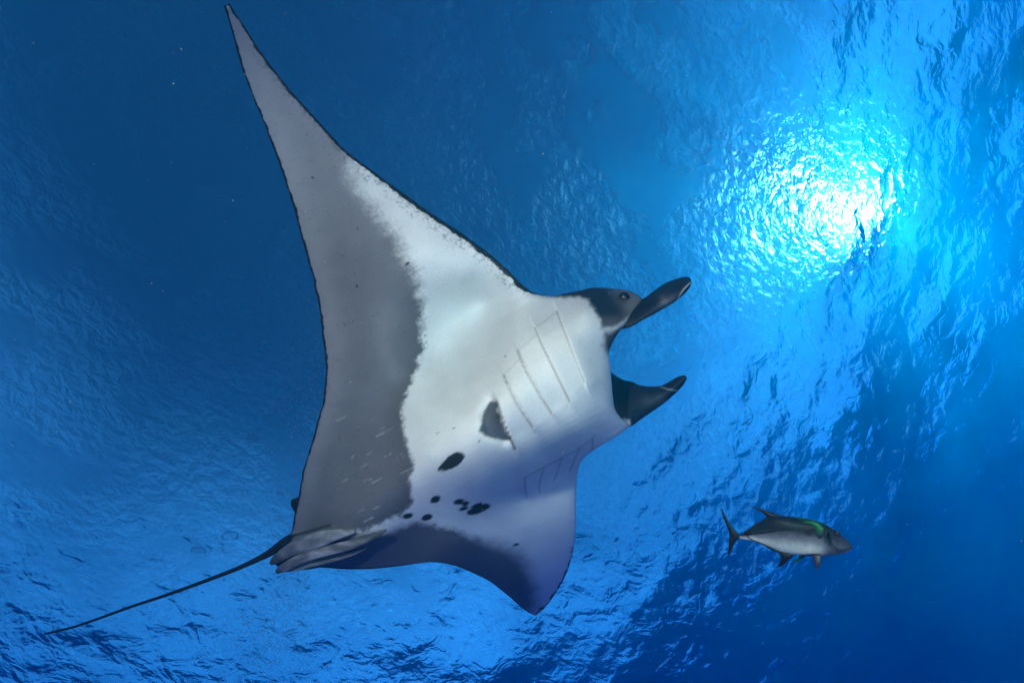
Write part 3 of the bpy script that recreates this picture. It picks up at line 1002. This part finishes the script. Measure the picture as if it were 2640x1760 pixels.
zig = [(600 + (905 - 600) * i / 26 - (9 if i % 2 else 0), 520 + (322 - 520) * i / 26 - (8 if i % 2 else 0)) for i in range(27)]
plate('rear_dorsal_fin', fpx(zig + [(925, 345), (820, 415), (720, 480), (620, 540)]), fz(760), 0.012, fin_mat, fish, fdark, sd=dyaw, n=110)
plate('anal_fin', fpx([(850, 672), (940, 708), (1020, 745), (1090, 770), (1180, 785), (1262, 800), (1240, 845), (1200, 880), (1150, 925), (1100, 960), (1060, 978), (1034, 976), (1062, 935), (1082, 895),
                       (1088, 855), (1086, 818), (1066, 795), (1000, 765), (920, 730)]), fz(1120), 0.016, fin_mat, fish, fdark, sd=dyaw, n=90)
pc = lambda x, y: np.array([0.12, 0.11, 0.12]) * (0.3 + 1.1 * np.exp(-(((x - 2109) / 6) ** 2 + ((y - 1440) / 12) ** 2)))[..., None] * (1 + 0.5 * fbm(x, y, 5, 3, 3))[..., None]
plate('pelvic_fin', fpx([(1515, 815), (1520, 860), (1530, 910), (1545, 955), (1568, 1000), (1592, 980), (1612, 920), (1622, 870), (1636, 820)]), fz(1570) - 0.06, 0.012, fin_mat, fish, pc, sd=dyaw)
plate('pelvic_fin', fpx([(1335, 815), (1420, 812), (1540, 800), (1640, 808), (1600, 822), (1500, 830), (1400, 830)]), fz(1500) - 0.05, 0.010, fin_mat, fish, fdark, sd=dyaw)
gcol_ = lambda x, y: np.ones(x.shape + (3,)) * np.array([0.06, 0.16, 0.03]) * (1 + 0.4 * fbm(x, y, 6, 3, 3))[..., None]
plate('pectoral_fin', fpx([(1325, 820), (1380, 822), (1415, 828), (1380, 858), (1330, 890), (1270, 918), (1200, 935), (1240, 912), (1290, 880), (1318, 850)]), fz(1330) + 0.07, 0.010, fin_mat, fish, gcol_, sd=dyaw)
gn = lambda x, y: (np.array([0.012, 0.17, 0.055]) + (np.array([0.03, 0.045, 0.05]) - np.array([0.012, 0.17, 0.055])) * sm_(y + 0.25 * (x - 2100), 1360, 1382)[..., None]) * (1 + 0.4 * fbm(x, y, 6, 3, 3))[..., None]
plate('pectoral_fin', fpx([(1366, 392), (1400, 380), (1450, 373), (1520, 374), (1580, 395), (1625, 430), (1655, 470), (1665, 520), (1655, 570), (1620, 605), (1585, 600), (1550, 560), (1558, 510), (1545, 460), (1510, 425), (1460, 403), (1410, 393)]), fz(1550) - 0.135, 0.014, fin_mat, fish, gn, sd=dyaw)
# the row of scutes along the tail
sv, sf = [], []
for i in range(30):
    t = i / 29
    x0 = 520 + (1190 - 520) * t
    y0 = np.interp(x0, [520, 700, 900, 1190], [540, 537, 512, 465])
    sz = 24 * math.sin(math.pi * min(1, 0.22 + 0.78 * (1 - t))) ** 0.7 * (1 - 0.75 * t ** 3)
    q = fpx([(x0 - 13, y0 - sz * 0.5), (x0 + 11, y0 - sz * 0.15), (x0 + 2, y0 + sz * 0.9), (x0 - 3, y0 + sz * 0.1)])
    cxm = q[:, 0].mean()
    hwm = float(np.interp(cxm, tn, hw))
    hgm = float(np.interp(cxm, tn, hgt))
    cyv = float(np.interp(cxm, tn, cx_[:, 1]))
    wv = np.clip(abs(q[:, 1].mean() - cyv) / (hgm / 2), 0, 0.95)
    dz = FD + dyaw * (cxm - 2030) - hwm * math.sqrt(1 - wv ** 2) ** 0.85
    for k, e in enumerate((-0.016, 0.02)):
        sv += [list(v) for v in unproj(q[:, 0], q[:, 1], dz + e)]
    b_ = i * 8
    sf += [(b_, b_ + 1, b_ + 2, b_ + 3), (b_ + 7, b_ + 6, b_ + 5, b_ + 4), (b_, b_ + 4, b_ + 5, b_ + 1), (b_ + 1, b_ + 5, b_ + 6, b_ + 2), (b_ + 2, b_ + 6, b_ + 7, b_ + 3), (b_ + 3, b_ + 7, b_ + 4, b_)]
sct = mesh_obj('scutes', sv, sf, fin_mat, fish, smooth=False)
color_attr(sct, np.ones((len(sv), 3)) * np.array([0.012, 0.014, 0.022]))
vec_attr(sct, np.array(sv))
sct['kind'] = 'stuff'
ball('eye', 1800 + 1832 / 5.113, 1270 + 532 / 5.113, FD + dyaw * 130 - 0.025, 0.011, eye_mat, fish, (0.015, 0.02, 0.03))

# ------------------------------------------------------------------ small drifting jellies
jm, N, Lk = mat('jelly')
out = N.new('ShaderNodeOutputMaterial')
pr = N.new('ShaderNodeBsdfPrincipled')
pr.inputs['Base Color'].default_value = (0.12, 0.2, 0.32, 1)
pr.inputs['Roughness'].default_value = 0.25
t2 = N.new('ShaderNodeBsdfTransparent')
lw = N.new('ShaderNodeLayerWeight')
lw.inputs[0].default_value = 0.35
nz = N.new('ShaderNodeTexNoise')
nz.inputs['Scale'].default_value = 40
mm = N.new('ShaderNodeMath')
mm.operation = 'MULTIPLY'
Lk.new(lw.outputs['Facing'], mm.inputs[0])
Lk.new(nz.outputs[0], mm.inputs[1])
m3 = N.new('ShaderNodeMixShader')
Lk.new(mm.outputs[0], m3.inputs[0])
Lk.new(t2.outputs[0], m3.inputs[1])
Lk.new(pr.outputs[0], m3.inputs[2])
Lk.new(m3.outputs[0], out.inputs['Surface'])


def jelly(px, py, d, rx, ry, rot, seed, label):
    root = bpy.data.objects.new('jellyfish', None)
    C.objects.link(root)
    root.location = Vector(unproj(px, py, d))
    bpy.context.view_layer.update()
    tag(root, label, 'jellyfish', 'small clear jellyfish drifting left of the manta')
    a = np.linspace(0.0, 2.15, 16)
    b = np.linspace(0, 2 * math.pi, 28, endpoint=False)
    A, Bb = np.meshgrid(a, b, indexing='ij')
    rr = 1 + 0.05 * np.cos(8 * Bb) * np.sin(A) ** 2
    ux, uy = rx * np.sin(A) * np.cos(Bb) * rr, -ry * np.cos(A)
    uz = rx / F * d * np.sin(A) * np.sin(Bb) * rr
    cr, sr = math.cos(rot), math.sin(rot)
    V = unproj(px + ux * cr - uy * sr, py + ux * sr + uy * cr, d + uz)
    I = np.arange(16 * 28).reshape(16, 28)
    J = np.roll(I, -1, 1)
    mesh_obj('bell', V.reshape(-1, 3), np.stack([I[:-1], I[1:], J[1:], J[:-1]], -1).reshape(-1, 4), jm, root)
    rs = np.random.RandomState(seed)
    V, F_ = [], []
    for k in range(4):
        g = np.linspace(0, 1, 8)
        x0 = rx * 0.5 * (k / 1.5 - 1)
        cxk = x0 * (1 - 0.4 * g) + rs.uniform(-0.1, 0.1) * rx
        cyk = -ry * 0.5 + g * ry * 1.2
        w = rx * 0.08
        b0 = len(V)
        for j in range(8):
            for (ox, oz) in ((-w, -w), (w, -w), (w, w), (-w, w)):
                X_, Y_ = cxk[j] + ox, cyk[j]
                V.append(list(unproj(px + X_ * cr - Y_ * sr, py + X_ * sr + Y_ * cr, d + oz / F * d)))
        for j in range(7):
            for e in range(4):
                F_.append((b0 + j * 4 + e, b0 + j * 4 + (e + 1) % 4, b0 + j * 4 + 4 + (e + 1) % 4, b0 + j * 4 + 4 + e))
    o = mesh_obj('oral_arms', V, F_, jm, root)
    return root


jelly(512, 1419, 4.6, 20, 12, 0.1, 1, 'dark oval jellyfish just above the thin tail, lowest of the drifting ones')
jelly(593, 1383, 4.9, 22, 16, -0.1, 2, 'largest round jellyfish between the tail and the rear edge of the wing')
jelly(651, 1130, 5.0, 15, 12, 0.2, 3, 'faint small jellyfish high on the left of the wing, topmost of the drifting ones')
jelly(724, 1274, 5.0, 9, 8, 0.0, 4, 'tiny jellyfish close beside the small dorsal fin of the manta')

# ------------------------------------------------------------------ tiny bubbles and drifting specks
bm_, N, Lk = mat('bubble')
out = N.new('ShaderNodeOutputMaterial')
pr = N.new('ShaderNodeBsdfPrincipled')
pr.inputs['Base Color'].default_value = (0.25, 0.4, 0.5, 1)
pr.inputs['Roughness'].default_value = 0.1
pr.inputs['Specular IOR Level'].default_value = 0.8
Lk.new(pr.outputs[0], out.inputs['Surface'])
ico = [(0, 0, 1), (0, 0, -1), (1, 0, 0), (-1, 0, 0), (0, 1, 0), (0, -1, 0)]
icf = [(0, 2, 4), (0, 4, 3), (0, 3, 5), (0, 5, 2), (1, 4, 2), (1, 3, 4), (1, 5, 3), (1, 2, 5)]


def specks(name, P, rad, m, label, seed):
    P = np.asarray(P)
    rs = np.random.RandomState(seed)
    o_ = np.array(ico, float)
    V = (P[:, None] + o_[None] * rad[:, None, None] * rs.uniform(0.6, 1.3, (len(P), 6, 1))).reshape(-1, 3)
    F_ = (np.array(icf)[None] + (np.arange(len(P)) * 6)[:, None, None]).reshape(-1, 3)
    o = mesh_obj(name, V, F_, m, smooth=True)
    tag(o, label, kind='stuff')
    return o


rs = np.random.RandomState(11)
n = 7500
t = rs.uniform(0, 1, n) ** 0.8
ctr = resample([(800, 640, 0), (815, 900, 0), (800, 1100, 0), (740, 1350, 0), (700, 1560, 0), (640, 1700, 0)], np.linspace(0, 1, 6), t)
off = np.abs(rs.normal(0, 1, n)) * (60 + 60 * t) - 30
bx_ = ctr[:, 0] - off + 50 + rs.uniform(-30, 100, n) * (t > 0.8)
by_ = ctr[:, 1] + rs.normal(0, 40, n)
dd = rs.uniform(3.9, 5.2, n)
specks('bubbles', unproj(bx_, by_, dd), rs.uniform(0.0018, 0.0052, n), bm_, 'fine bubbles trailing behind the wing of the manta', 2)
wm, N, Lk = mat('plankton')
out = N.new('ShaderNodeOutputMaterial')
pr = N.new('ShaderNodeBsdfPrincipled')
pr.inputs['Base Color'].default_value = (0.6, 0.62, 0.62, 1)
Lk.new(pr.outputs[0], out.inputs['Surface'])
n = 420
dd = rs.uniform(1.2, 6.0, n)
specks('plankton', unproj(rs.uniform(-300, 2940, n), rs.uniform(-300, 2060, n), dd), rs.uniform(0.0006, 0.0016, n) * dd ** 0.5, wm, 'pale specks of plankton drifting in the water', 5)
